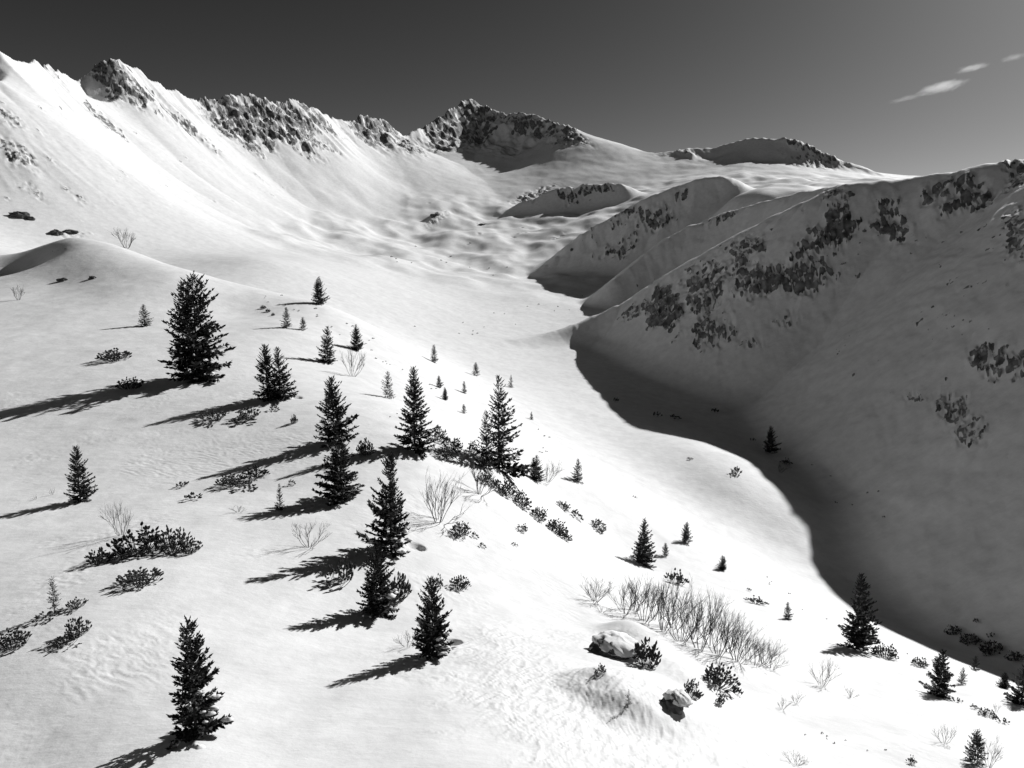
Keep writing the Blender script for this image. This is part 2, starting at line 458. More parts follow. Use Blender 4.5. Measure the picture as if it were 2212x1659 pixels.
gZ = Z.reshape(shape)
def ground(x, y):
    """height of the finished snow surface"""
    x = np.atleast_1d(np.asarray(x, float)); y = np.atleast_1d(np.asarray(y, float))
    r = np.hypot(x, y); t = np.arctan2(x, y)
    i = np.clip(np.searchsorted(RR, r) - 1, 0, len(RR) - 2); j = np.clip(np.searchsorted(TH, t) - 1, 0, len(TH) - 2)
    a = np.clip((r - RR[i]) / (RR[i + 1] - RR[i]), 0, 1); b = np.clip((t - TH[j]) / (TH[j + 1] - TH[j]), 0, 1)
    return (gZ[i, j] * (1 - a) + gZ[i + 1, j] * a) * (1 - b) + (gZ[i, j + 1] * (1 - a) + gZ[i + 1, j + 1] * a) * b

def spot(px, py):
    q = hit(px, py, ground)
    return q if q is not None else hit(px, py)

# scarp under the boulders: the snow drops away to the lower left
qa1, qb1 = hit(1225, 1464)[0], hit(1400, 1584)[0]
ln = (qb1 - qa1)[:2]; ln = ln / np.linalg.norm(ln); nn = np.array([-ln[1], ln[0]])
if nn[1] < 0: nn = -nn
mid = (qa1 + qb1)[:2] / 2
sd = (fx - mid[0]) * nn[0] + (fy - mid[1]) * nn[1]; sl = (fx - mid[0]) * ln[0] + (fy - mid[1]) * ln[1]
Z += 1.1 * sstep(-1.9, 1.3, sd + 0.6 * fbm(fx / 3.5, fy / 3.5, 2, 68)) * (1 - sstep(2.0, 9.0, sd)) * np.exp(-(sl / 3.6) ** 4)
# drifts banked against the boulders; hollows sunk to shade the left hump's flank
for (px, py, br, bh) in DRIFTS_HOLLOWS:
    q = hit(px, py)[0]
    Z += bh * np.exp(-(((fx - q[0]) ** 2 + (fy - q[1]) ** 2) / br ** 2))
# rock outcrops
rock = np.zeros(len(Z))
_rr = random.Random(77)
def _scatter(poly, n, s0, s1, rot, w):
    for _ in range(n):
        a, b, c, d = poly
        u, v = _rr.random(), _rr.random()
        x = (a[0] * (1 - u) + b[0] * u) * (1 - v) + (d[0] * (1 - u) + c[0] * u) * v
        y = (a[1] * (1 - u) + b[1] * u) * (1 - v) + (d[1] * (1 - u) + c[1] * u) * v
        s = s0 + (s1 - s0) * _rr.random() ** 2
        ROCKS.append((x, y, s, s * _rr.uniform(.3, .6), rot + _rr.uniform(-15, 15), w * _rr.uniform(.8, 1.15)))
_scatter([(0,200),(420,240),(600,440),(0,440)], 34, 4, 12, 38, .95)
_scatter([(300,200),(740,270),(760,340),(480,330)], 20, 5, 13, 42, 1.0)
_scatter([(1500,540),(1850,410),(1900,560),(1530,740)], 40, 4, 14, -25, 1.05)
_scatter([(1850,420),(2212,370),(2212,620),(1800,600)], 40, 4, 14, -25, 1.05)
_scatter([(1600,640),(2212,600),(2212,900),(1850,860)], 34, 3, 9, -30, 1.0)
_scatter([(1180,560),(1330,470),(1500,420),(1420,560)], 16, 3, 9, -30, 1.0)
_scatter([(1300,655),(1830,395),(1838,408),(1310,668)], 34, 3, 7, -35, 1.15)
_scatter([(1100,430),(1330,400),(1340,430),(1120,450)], 14, 3, 9, -15, 1.0)
_scatter([(880,440),(1150,430),(1200,560),(800,560)], 14, 3, 8, 0, .95)
for i, (px, py, hw, hh, rot, wgt) in enumerate(ROCKS):
    hw *= 1.22; hh *= 1.22
    c = hit(px, py, ground)
    if c is None:
        continue
    c, D = c
    ca, sa = math.cos(math.radians(rot)), math.sin(math.radians(rot))
    ax = []
    for (ox, oy) in ((hw * ca, hw * sa), (-hh * sa, hh * ca)):
        v = []
        for sgn in (1, -1):
            q = hit(px + sgn * ox * 0.5, py + sgn * oy * 0.5, ground)
            if q is not None and abs(q[1] - D) < 0.35 * D:
                v.append((q[0][:2] - c[:2]) * sgn * 2)
        ax.append(np.mean(v, 0) if v else None)
    m = hw / FPX * D
    for j in (0, 1):
        if ax[j] is not None:
            l = np.linalg.norm(ax[j]); cap = (hw, hh)[j] / FPX * D * 2.2
            if l > cap: ax[j] = ax[j] * cap / l
    if ax[0] is None: ax[0] = np.array([m, 0])
    if ax[1] is None: ax[1] = np.array([0, hh / FPX * D * 1.5])
    A = np.array(ax).T
    if abs(np.linalg.det(A)) < 1e-3 * m * m: A = A + np.eye(2) * 0.2 * m
    Ai = np.linalg.inv(A)
    u = Ai[0, 0] * (fx - c[0]) + Ai[0, 1] * (fy - c[1])
    v = Ai[1, 0] * (fx - c[0]) + Ai[1, 1] * (fy - c[1])
    e = np.sqrt(u * u + v * v)
    k = np.nonzero((e < 1.5) & (np.abs(fr - np.hypot(c[0], c[1])) < 0.5 * D))[0]
    if len(k) < 4: continue
    x, y = fx[k], fy[k]
    pm = D / FPX
    lam = max(min(hw, hh) * pm, 4 * pm)
    sp = max(7 * pm, 0.5)
    wx = x + 10 * pm * fbm(x / (25 * pm), y / (25 * pm), 2, 200 + i); wy = y + 10 * pm * fbm(x / (25 * pm), y / (25 * pm), 2, 230 + i)
    ew = e[k] + 0.95 * fbm(x / lam * 0.9, y / lam * 0.9, 5, 70 + i, gain=0.6)
    mask = 1 - sstep(0.55, 1.2, ew)
    nz = ridged(x / lam * 1.2, y / lam * 1.2, 5, 90 + i, gain=0.6)
    speck = 0.6 * fbm(wx / (2.2 * sp), wy / (3.4 * sp), 3, 120 + i, gain=0.65) + 0.55 * fbm(wx / sp, wy / (1.5 * sp), 3, 140 + i, gain=0.6)
    rel = min(1.0, max(0.15, (wgt - 0.5) * 2.2))
    Z[k] += mask * rel * (min(lam * 0.42, 9.0) * min(wgt, 1.3) * (nz - 0.55) + 6.0 * pm * speck)
    rv = mask * wgt * (0.56 + 1.5 * speck + 0.6 * (nz - 0.6))
    rock[k] = np.maximum(rock[k], rv)
S_fin = steep(Z)
rock = np.clip(rock * (0.55 + 0.75 * sstep(-0.35, 0.55, S_fin - S_base)), 0, 1)

# exact normals from the whole sheet, so that the pieces join without a seam
P3 = np.stack([fx, fy, Z], 1).reshape(shape + (3,))
tr = np.gradient(P3, axis=0); tt = np.gradient(P3, axis=1)
NRM = np.cross(tt, tr); NRM /= np.linalg.norm(NRM, axis=-1, keepdims=True)
NRM[NRM[..., 2] < 0] *= -1
NRM = NRM.reshape(-1, 3)
gZ = Z.reshape(shape)

n_r, n_t = shape
idx = np.arange(n_r * n_t).reshape(n_r, n_t)
quads = np.stack([idx[:-1, :-1], idx[1:, :-1], idx[1:, 1:], idx[:-1, 1:]], -1).reshape(-1, 4)[:, ::-1]
q_owner = owner[quads[:, 0]]
q_far = fr[quads[:, 0]]
q_name = np.array(NAMES)[q_owner]
PIECES = [
 ('hillside', (q_name == 'base') & (q_far < 300), 'smooth snow-covered hillside falling away in the foreground'),
 ('valley', (q_name == 'base') & (q_far >= 300), 'soft white valley floor rolling up to the peaks'),
 ('ridge_right', q_name == 'ridge_right', 'shaded snow slope with dark crags under the long ridge'),
 ('ridge_middle', (q_name == 'ridge_middle') | (q_name == 'spur_middle'), 'second shaded spur behind the long ridge'),
 ('ridge_back', q_name == 'ridge_back', 'low shaded hummock at the head of the valley'),
 ('knoll', (q_name == 'knoll') | (q_name == 'knoll_low'), 'rounded knoll with rocky right shoulder on the skyline'),
 ('mountain_peak', (q_name == 'peak') | (q_name == 'peak_spur') | (q_name == 'peak_shoulder'), 'craggy main peak at the head of the valley'),
 ('mountain_left', (q_name == 'mountain_left') | (q_name == 'wall_left'), 'bright snowy mountain wall with rock bands'),
]
for name, sel, label in PIECES:
    q = quads[sel]
    if len(q) == 0: continue
    used, inv = np.unique(q.ravel(), return_inverse=True)
    me = bpy.data.meshes.new(name)
    me.vertices.add(len(used)); me.loops.add(len(inv)); me.polygons.add(len(q))
    co = np.stack([fx[used], fy[used], Z[used]], 1).astype(np.float32)
    me.vertices.foreach_set('co', co.ravel())
    me.loops.foreach_set('vertex_index', inv.astype(np.int32).ravel())
    me.polygons.foreach_set('loop_start', np.arange(0, len(inv), 4, dtype=np.int32))
    me.polygons.foreach_set('loop_total', np.full(len(q), 4, dtype=np.int32))
    me.polygons.foreach_set('use_smooth', np.ones(len(q), dtype=bool))
    me.update(calc_edges=True)
    at = me.attributes.new('rock', 'FLOAT', 'POINT')
    at.data.foreach_set('value', rock[used].astype(np.float32))
    me.normals_split_custom_set_from_vertices(NRM[used].astype(np.float32))
    me.materials.append(MAT_TERRAIN)
    ob = bpy.data.objects.new(name, me)
    COL.objects.link(ob)
    ob['kind'] = 'structure'
    ob['label'] = label
# ------------------------------------------------------------------ mesh helpers
class MB:
    """collects vertices and faces of one part"""
    def __init__(self):
        self.v = []; self.f = []
    def face(self, pts):
        n = len(self.v); self.v.extend(pts); self.f.append(tuple(range(n, n + len(pts))))
    def tube(self, pts, rad, sides=5, cap=True):
        rings = []
        for i, p in enumerate(pts):
            p = Vector(p)
            d = Vector(pts[min(i + 1, len(pts) - 1)]) - Vector(pts[max(i - 1, 0)])
            if d.length < 1e-9: d = Vector((0, 0, 1))
            d.normalize()
            a = d.cross(Vector((0.31, 0.87, 0.11)))
            if a.length < 1e-3: a = d.cross(Vector((1, 0, 0)))
            a.normalize(); b = d.cross(a)
            n = len(self.v)
            for k in range(sides):
                t = 2 * math.pi * k / sides
                self.v.append(tuple(p + (a * math.cos(t) + b * math.sin(t)) * rad[i]))
            rings.append(n)
        for r0, r1 in zip(rings[:-1], rings[1:]):
            for k in range(sides):
                k2 = (k + 1) % sides
                self.f.append((r0 + k, r0 + k2, r1 + k2, r1 + k))
        if cap:
            self.f.append(tuple(rings[-1] + k for k in range(sides)))
    def card(self, p, d, length, width, side):
        """a spray of needles: a long lozenge"""
        p = Vector(p); e = p + d * length; m = p + d * (length * 0.45)
        self.face([tuple(p), tuple(m + side * width * 0.5), tuple(e), tuple(m - side * width * 0.5)])
    def blob(self, c, r, sq, rnd, nu=9, nv=6):
        n0 = len(self.v)
        ph = [rnd.uniform(0, 6.28) for _ in range(4)]
        for j in range(nv + 1):
            th = math.pi * j / nv
            for i in range(nu):
                a = 2 * math.pi * i / nu
                k = 1 + 0.16 * math.sin(2 * a + ph[0]) + 0.12 * math.sin(3 * a + ph[1] + th * 2) + 0.10 * math.sin(4 * th + ph[2])
                self.v.append((c[0] + r[0] * k * math.sin(th) * math.cos(a), c[1] + r[1] * k * math.sin(th) * math.sin(a), c[2] + r[2] * k * math.cos(th) * (sq if th > math.pi / 2 else 1)))
        for j in range(nv):
            for i in range(nu):
                i2 = (i + 1) % nu
                self.f.append((n0 + j * nu + i, n0 + (j + 1) * nu + i, n0 + (j + 1) * nu + i2, n0 + j * nu + i2))
    def mesh(self, name, mat, smooth=False):
        me = bpy.data.meshes.new(name)
        me.from_pydata(self.v, [], self.f)
        if smooth:
            me.polygons.foreach_set('use_smooth', [True] * len(me.polygons))
        me.materials.append(mat)
        return me

def add_obj(name, data, parent=None):
    o = bpy.data.objects.new(name, data)
    COL.objects.link(o)
    if parent is not None: o.parent = parent
    return o

def thing(name, loc, label, cat, group=None):
    o = add_obj(name, None)
    o.empty_display_size = 0.3
    o.location = loc
    o['label'] = label; o['category'] = cat
    if group: o['group'] = group
    return o

def rotv(v, axis, ang):
    return Matrix.Rotation(ang, 3, axis) @ v

# ------------------------------------------------------------------ conifer, unit height
def conifer(seed, R, levels=28, dens=1.0, sparse=0.05, snow=0, leaders=1, gap=None, lean=0.0, lop=0.0, top_taper=0.85):
    rnd = random.Random(seed)
    top_taper *= rnd.uniform(.72, 1.15); droop = rnd.uniform(-8, 8)
    if gap is None and rnd.random() < .45:
        g0 = rnd.uniform(.15, .7); gap = (g0, g0 + rnd.uniform(.04, .09))
    if lop == 0: lop = rnd.uniform(-.2, .2)
    if lean == 0: lean = rnd.uniform(-.025, .025)
    tr, cr, sn = MB(), MB(), []
    stems = [(0.0, 0.0, 1.0, R)]
    for i in range(1, leaders):
        a = rnd.uniform(0, 6.28)
        stems.append((math.cos(a) * R * 0.33, math.sin(a) * R * 0.33, rnd.uniform(0.86, 0.97), R * 0.8))
    for (sx, sy, H, Rr) in stems:
        bx, by = rnd.uniform(-.012, .012) + lean, rnd.uniform(-.012, .012)
        axis = lambda t: Vector((sx * (0.35 + 0.65 * min(t * 2, 1)) + bx * t * t, sy * (0.35 + 0.65 * min(t * 2, 1)) + by * t * t, t * H))
        tr.tube([axis(t) - Vector((0, 0, 0.03 if t == 0 else 0)) for t in (0, .15, .35, .6, .85, 1.0)], [.017, .014, .011, .007, .003, .0008], 6)
        z = 0.035
        lv = 0
        while z < 0.985:
            if gap and gap[0] < z < gap[1] and rnd.random() < 0.6:
                z += 0.03; continue
            prof = (1 - z) ** top_taper * (1.0 if z > 0.10 else 0.78 + 2.2 * z)
            nb = rnd.choice((5, 6, 7, 6)) if z < 0.8 else rnd.choice((4, 5))
            a0 = rnd.uniform(0, 6.28)
            for b in range(nb):
                if rnd.random() < sparse: continue
                az = a0 + 6.283 * b / nb + rnd.uniform(-.35, .35)
                L = Rr * prof * rnd.uniform(0.55, 1.18) * (1 + lop * math.cos(az)) + 0.012
                if rnd.random() < 0.05: L *= 1.25
                p0 = axis(z + rnd.uniform(-.012, .012))
                pit = math.radians(-16 + droop + 58 * z + rnd.uniform(-11, 11))
                hd = Vector((math.cos(az), math.sin(az), 0))
                curv = 0.34 * L
                def sp(s):
                    return p0 + hd * (L * s) + Vector((0, 0, math.tan(pit) * L * s + curv * s * s - 0.10 * L * s))
                tr.tube([sp(0), sp(.5), sp(.95)], [.0035 * (1 - z) + .0012, .0022 * (1 - z) + .0008, .0006], 3, False)
                m = max(3, int((3 + 10 * L / R) * dens))
                for i in range(m):
                    s = 0.16 + 0.84 * (i + rnd.random()) / m
                    s = min(s, 1.0)
                    p = sp(s)
                    d = (sp(min(s + .05, 1.05)) - sp(s - .05)).normalized()
                    up = Vector((0, 0, 1))
                    tl = (0.30 * L * (1.05 - 0.6 * s) + 0.014) * rnd.uniform(.7, 1.25)
                    for sg in (-1, 1):
                        dd = rotv(d, up, sg * math.radians(rnd.uniform(28, 68)))
                        dd = (dd + Vector((0, 0, rnd.uniform(-.35, .30)))).normalized()
                        side = dd.cross(Vector((rnd.uniform(-.5, .5), rnd.uniform(-.5, .5), 1))).normalized()
                        cr.card(p, dd, tl, tl * rnd.uniform(.36, .55) + .004, side)
                    if rnd.random() < 0.55:
                        dd = (d * 0.5 + Vector((rnd.uniform(-.4, .4), rnd.uniform(-.4, .4), rnd.choice((-.7, .5))))).normalized()
                        side = dd.cross(Vector((rnd.uniform(-1, 1), rnd.uniform(-1, 1), .2))).normalized()
                        cr.card(p, dd, tl * .7, tl * .3 + .004, side)
                e = sp(0.93); d = (sp(1.0) - sp(.85)).normalized()
                cr.card(e, d, .035 + .08 * L, .012 + .04 * L, d.cross(Vector((0, 0, 1))).normalized())
                cr.card(e, d, .035 + .08 * L, .012 + .04 * L, Vector((0, 0, 1)))
                if snow and z < snow and math.cos(az - 0.3) > -0.25 and rnd.random() < 0.62:
                    c = sp(rnd.uniform(.6, .95)); r = L * rnd.uniform(.13, .26)
                    sn.append(MB()); sn[-1].blob((c.x, c.y, c.z + r * .55), (r, r * rnd.uniform(.6, .9), r * .38), 0.3, rnd)
            z += (0.95 / levels) * rnd.uniform(.75, 1.25) * (1.1 - 0.35 * z)
            lv += 1
        for k in range(5):                                  # leader shoot
            a = rnd.uniform(0, 6.28)
            cr.card(axis(.955 + .008 * k), Vector((math.cos(a) * .35, math.sin(a) * .35, 1)).normalized(), .035, .010, Vector((-math.sin(a), math.cos(a), 0)))
    return tr.mesh('trunk', MAT_BARK), cr.mesh('crown', MAT_NEEDLE), [b.mesh('snow_clump', MAT_SNOW, True) for b in sn]

# ------------------------------------------------------------------ dwarf pine, unit width and height
def dwarf_pine(seed, stems=26, tuft=1.0, spread=1.0, upright=0.0):
    rnd = random.Random(seed)
    st, nd = MB(), MB()
    def tuft_at(p, d, ln, r):
        d = d.normalized()
        a = d.cross(Vector((.3, .2, .9)));  a = a.normalized() if a.length > 1e-3 else Vector((1, 0, 0))
        b = d.cross(a)
        nd.tube([p - d * ln * .35, p, p + d * ln * .45, p + d * ln * .9], [r * .5, r * .95, r * .85, r * .25], 6)
        for i in range(14):
            t = rnd.uniform(-.35, .95); an = rnd.uniform(0, 6.28)
            o = a * math.cos(an) + b * math.sin(an)
            q = p + d * ln * t
            e = q + (o * rnd.uniform(.9, 1.3) + d * rnd.uniform(.3, .8)) * r
            w = d.cross(o) * r * .16
            nd.face([tuple(q - w), tuple(q + w), tuple(e)])
    for i in range(stems):
        a = rnd.uniform(0, 6.283); rho = math.sqrt(rnd.random())
        ex, ey = .5 * rho * math.cos(a) * spread, .5 * rho * math.sin(a) * spread
        hz = (1 - .62 * rho * rho) * rnd.uniform(.22, .92)
        bx, by = ex * rnd.uniform(.25, .6), ey * rnd.uniform(.25, .6)
        p0 = Vector((bx, by, -.08)); p1 = Vector((ex * .85, ey * .85, hz * .35)); p2 = Vector((ex, ey, hz))
        st.tube([p0, p1, p2], [.010, .008, .005], 4, False)
        d = Vector((ex * .5 * (1 - upright), ey * .5 * (1 - upright), .55 + upright)) + Vector((rnd.uniform(-.15, .15), rnd.uniform(-.15, .15), 0))
        tuft_at(p2, d, .135 * tuft * rnd.uniform(.8, 1.25), .044 * tuft * rnd.uniform(.8, 1.2))
        for k in range(rnd.choice((1, 2, 2))):
            t = rnd.uniform(.35, .85)
            q = p1.lerp(p2, t); an = rnd.uniform(0, 6.28)
            o = Vector((math.cos(an), math.sin(an), rnd.uniform(.2, .8)))
            qq = q + o * .09
            st.tube([q, qq], [.008, .005], 3, False)
            tuft_at(qq, o + Vector((0, 0, .6)), .105 * tuft * rnd.uniform(.8, 1.2), .038 * tuft)
    return st.mesh('stem', MAT_BARK), nd.mesh('foliage', MAT_NEEDLE)

# ------------------------------------------------------------------ leafless shrub, unit width and height
def bare_shrub(seed, mains=7, depth=3, kids=3, fan=52, thick=1.0, wig=.78):
    rnd = random.Random(seed)
    st, tw = MB(), MB()
    def grow(p, d, ln, r, lev):
        mid = p + d * ln * .5 + Vector((rnd.uniform(-1, 1), rnd.uniform(-1, 1), rnd.uniform(-.3, .6))) * ln * .12
        e = mid + (d + Vector((rnd.uniform(-.25, .25), rnd.uniform(-.25, .25), .45 if lev == 0 else .2))).normalized() * ln * .5
        (st if lev == 0 else tw).tube([p, mid, e], [r, r * .85, r * .62], 3, False)
        if lev >= depth: return
        for k in range(kids):
            t = rnd.uniform(.35, 1.0)
            q = p.lerp(mid, t * 2) if t < .5 else mid.lerp(e, t * 2 - 1)
            nd = (d + Vector((rnd.uniform(-1, 1), rnd.uniform(-1, 1), rnd.uniform(-.1, .7))) * wig).normalized()
            grow(q, nd, ln * rnd.uniform(.45, .72), r * .6, lev + 1)
    for i in range(mains):
        a = 6.283 * i / mains + rnd.uniform(-.4, .4)
        t = math.radians(fan) * math.sqrt(rnd.random())
        d = Vector((math.cos(a) * math.sin(t), math.sin(a) * math.sin(t), math.cos(t)))
        grow(Vector((d.x * .08, d.y * .08, -.06)), d, rnd.uniform(.42, .6), .0085 * thick, 0)
    return st.mesh('stem', MAT_TWIG), tw.mesh('twig', MAT_TWIG)

def mpp(py, D):
    return D / FPX / (_cp + (CY - py) / FPX * _sp)

def gnormal(x, y, e=0.8):
    gx = float((ground(x + e, y) - ground(x - e, y))[0]) / (2 * e)
    gy = float((ground(x, y + e) - ground(x, y - e))[0]) / (2 * e)
    return Vector((-gx, -gy, 1)).normalized()

PLACED = []
def place(px, py, sink=0.0):
    q, D = spot(px, py)
    return Vector((q[0], q[1], q[2] - sink)), D

def put_tree(px, py, hp, wp, meshes, label, rot, group=None, name='conifer_tree', r_unit=0.26):
    loc, D = place(px, py)
    h = hp * mpp(py - hp * 0.5, D)
    w = 1.0 * wp * D / FPX
    t = thing(name, loc - Vector((0, 0, 0.02 * h)), label, 'tree', group)
    s = w / (2 * r_unit * h)
    t.scale = (h * s, h * s, h)
    t.rotation_euler = (0, 0, rot)
    add_obj('trunk', meshes[0], t); cr = add_obj('crown', meshes[1], t)
    for me in meshes[2]: add_obj('snow_clump', me, cr)
    PLACED.append((label, h, D))
    return t

def put_shrub(px, py, wp, hp, meshes, names, label, rot, group, name, cat='shrub', align=0.8, depth=0.8):
    loc, D = place(px, py)
    m = mpp(py, D)
    w, h = wp * D / FPX, hp * m * (1.25 if name == 'bare_shrub' else 0.88)
    if name == 'bare_shrub': h *= 0.72 + 0.4 * ((px * 7.3) % 1.0 if px % 1 else ((px * 37 + py * 11) % 100) / 100)
    t = thing(name, loc, label, cat, group)
    n = gnormal(loc.x, loc.y, max(0.4, w * 0.4))
    up = Vector((0, 0, 1)).lerp(n, align).normalized()
    q = up.to_track_quat('Z', 'Y')
    t.rotation_mode = 'QUATERNION'
    from mathutils import Quaternion
    t.rotation_quaternion = Vector((0, 0, 1)).rotation_difference(up) @ Quaternion((0, 0, 1), rot)
    t.scale = (w, max(w * depth, h * 0.5), h)
    for nm, me in zip(names, meshes):
        c = add_obj(nm, me, t)
        if nm in ('twig', 'foliage'): c['kind'] = 'stuff'
    return t
# ------------------------------------------------------------------ the trees: foot x, foot y, height px, width px, recipe, label
BIG = dict(levels=25, dens=1.25)
MID = dict(levels=20, dens=0.9)
def r(d, **k):
    e = dict(d); e.update(k); return e
TREES = [
 (424,1588,246,128, r(BIG,snow=.36,sparse=.10,gap=(.28,.36),lean=-.01), 'spruce with snow-laden lower boughs beside a curved snow hollow, nearest the camera'),
 (428,820,226,150, r(BIG,levels=25,dens=1.0,leaders=2,snow=.10,top_taper=.66,sparse=.13,lop=.08), 'largest and broadest dark spruce with several tops and the longest shadow'),
 (578,862,118,64, r(BIG,sparse=.06), 'left stem of the twin spruces right of the broadest tree'),
 (606,863,114,78, r(BIG,snow=.14), 'right stem of the twin spruces right of the broadest tree'),
 (722,955,140,98, r(BIG,lop=.12,top_taper=.7), 'ragged spruce whose foot touches the top of the spruce just below it'),
 (738,1084,130,112, r(BIG,sparse=.14,top_taper=.6), 'wide-armed spruce standing directly below another ragged spruce'),
 (845,1192,210,122, r(BIG,snow=.16), 'tall dense spruce with a snow hollow at its right foot'),
 (815,1326,148,98, r(BIG,snow=.30), 'short dark spruce joined by a dwarf pine at its right side'),
 (936,1416,165,92, r(BIG,snow=.30,sparse=.08), 'spruce with a round grey pit in the snow at its right foot'),
 (174,1082,118,64, r(BIG,sparse=.10), 'slender spruce alone on the left slope with a double shadow'),
 (896,974,182,98, r(BIG,), 'tall spruce above the diagonal band of dwarf pines'),
 (1078,1012,198,112, r(BIG,sparse=.20,lop=.22,dens=.9), 'tall open spruce with long drooping right branches'),
 (1050,1012,124,54, r(BIG,sparse=.15,dens=.8), 'thin spruce pressed against the left side of a taller open one'),
 (1158,1038,54,42, r(MID,leaders=2), 'small two-topped spruce next to a bare bush'),
 (1248,1040,48,28, MID, 'small pointed spruce at the foot of the slope beside the smooth gully'),
 (1387,1218,98,58, r(BIG,sparse=.06), 'neat symmetrical spruce alone on the white slope above the thicket'),
 (1850,1402,164,94, r(BIG,sparse=.07), 'tall spruce rising in front of the edge of the big shadow'),
 (2028,1502,96,64, r(BIG,sparse=.10), 'medium spruce low on the right with a short dark shadow'),
 (2206,1522,92,64, BIG, 'dark spruce cut off by the right edge of the picture'),
 (2106,1644,66,52, r(MID,sparse=.12), 'small bushy spruce in the lower right corner'),
 (1662,978,58,40, r(MID,dens=1.2), 'lone black spruce standing inside the big shadow'),
 (690,657,58,38, MID, 'uppermost of the small spruces on the far white slope'),
 (620,708,44,30, MID, 'little spruce left of a tiny sapling on the far white slope'),
 (655,713,28,16, MID, 'tiny sapling right of a little spruce on the far slope'),
 (708,784,80,52, r(BIG,sparse=.08), 'mid-sized spruce above a bare round bush on the far slope'),
 (770,756,54,36, MID, 'compact spruce between two others, right of the mid-sized one'),
 (938,783,38,23, MID, 'small narrow spruce at the right end of the far slope, upper one'),
 (1028,812,29,19, MID, 'small spruce nearest the gully on the far slope'),
 (948,837,26,16, MID, 'tiny spruce just above another on the far slope'),
 (961,864,27,19, MID, 'tiny spruce just below another on the far slope'),
 (1003,849,26,17, MID, 'tiny spruce with a thin level shadow on the far slope'),
 (1002,893,20,14, MID, 'tiny sapling below the spruce with the level shadow'),
 (838,860,58,35, r(MID,sparse=.3,dens=.7), 'pale open larch-like tree left of the tall spruce'),
 (1104,837,27,16, r(MID,sparse=.35,dens=.6), 'faint thin sapling at the gully rim'),
 (1148,906,17,11, MID, 'dot-sized spruce right of the tall open spruce'),
 (1437,1201,28,20, MID, 'tiny spruce at the right foot of the symmetrical spruce'),
 (1482,1173,45,29, MID, 'small spruce up and right of the symmetrical spruce'),
 (1560,1231,31,25, MID, 'tiny bushy spruce midway along the shadow edge'),
 (1700,1338,37,27, MID, 'tiny spruce left of the tall one at the shadow edge'),
 (2105,1449,32,22, MID, 'tiny spruce at the shadow edge above the medium spruce'),
 (2078,1478,36,28, r(MID,sparse=.3,lean=.1), 'thin bent sapling right of the medium spruce'),
 (2168,1487,34,32, MID, 'small round spruce left of the one cut by the picture edge'),
 (313,704,46,40, r(MID,sparse=.12), 'small spruce up the slope left of the broadest tree'),
 (605,1102,56,20, r(MID,sparse=.2), 'thin sapling standing in a spruce shadow'),
 (118,1325,82,36, r(MID,sparse=.45,dens=.6), 'spindly sapling with few tufts above the left dwarf pines'),
 (1357,1524,36,18, r(MID,sparse=.5,dens=.5), 'tiny crooked sapling with a long thin shadow left of a capped boulder'),
]
cache = {}
for i, (px, py, hp, wp, rec, label) in enumerate(TREES):
    R = min(0.36, max(0.16, wp / hp / 2)) * 0.95
    if rec.get('levels', 28) >= 25:
        me = conifer(100 + i, R, **rec)
    else:
        key = (round(R, 1), rec.get('sparse', .05) > .18, i % 4)
        if key not in cache:
            cache[key] = conifer(300 + i, R, **rec)
        me = cache[key]
    put_tree(px, py, hp, wp, me, label, 0.0 if rec.get('snow') or rec.get('lop') else i * 1.7, r_unit=R * 1.08,
             group='spruces scattered over the snowy slopes', name='conifer_tree')

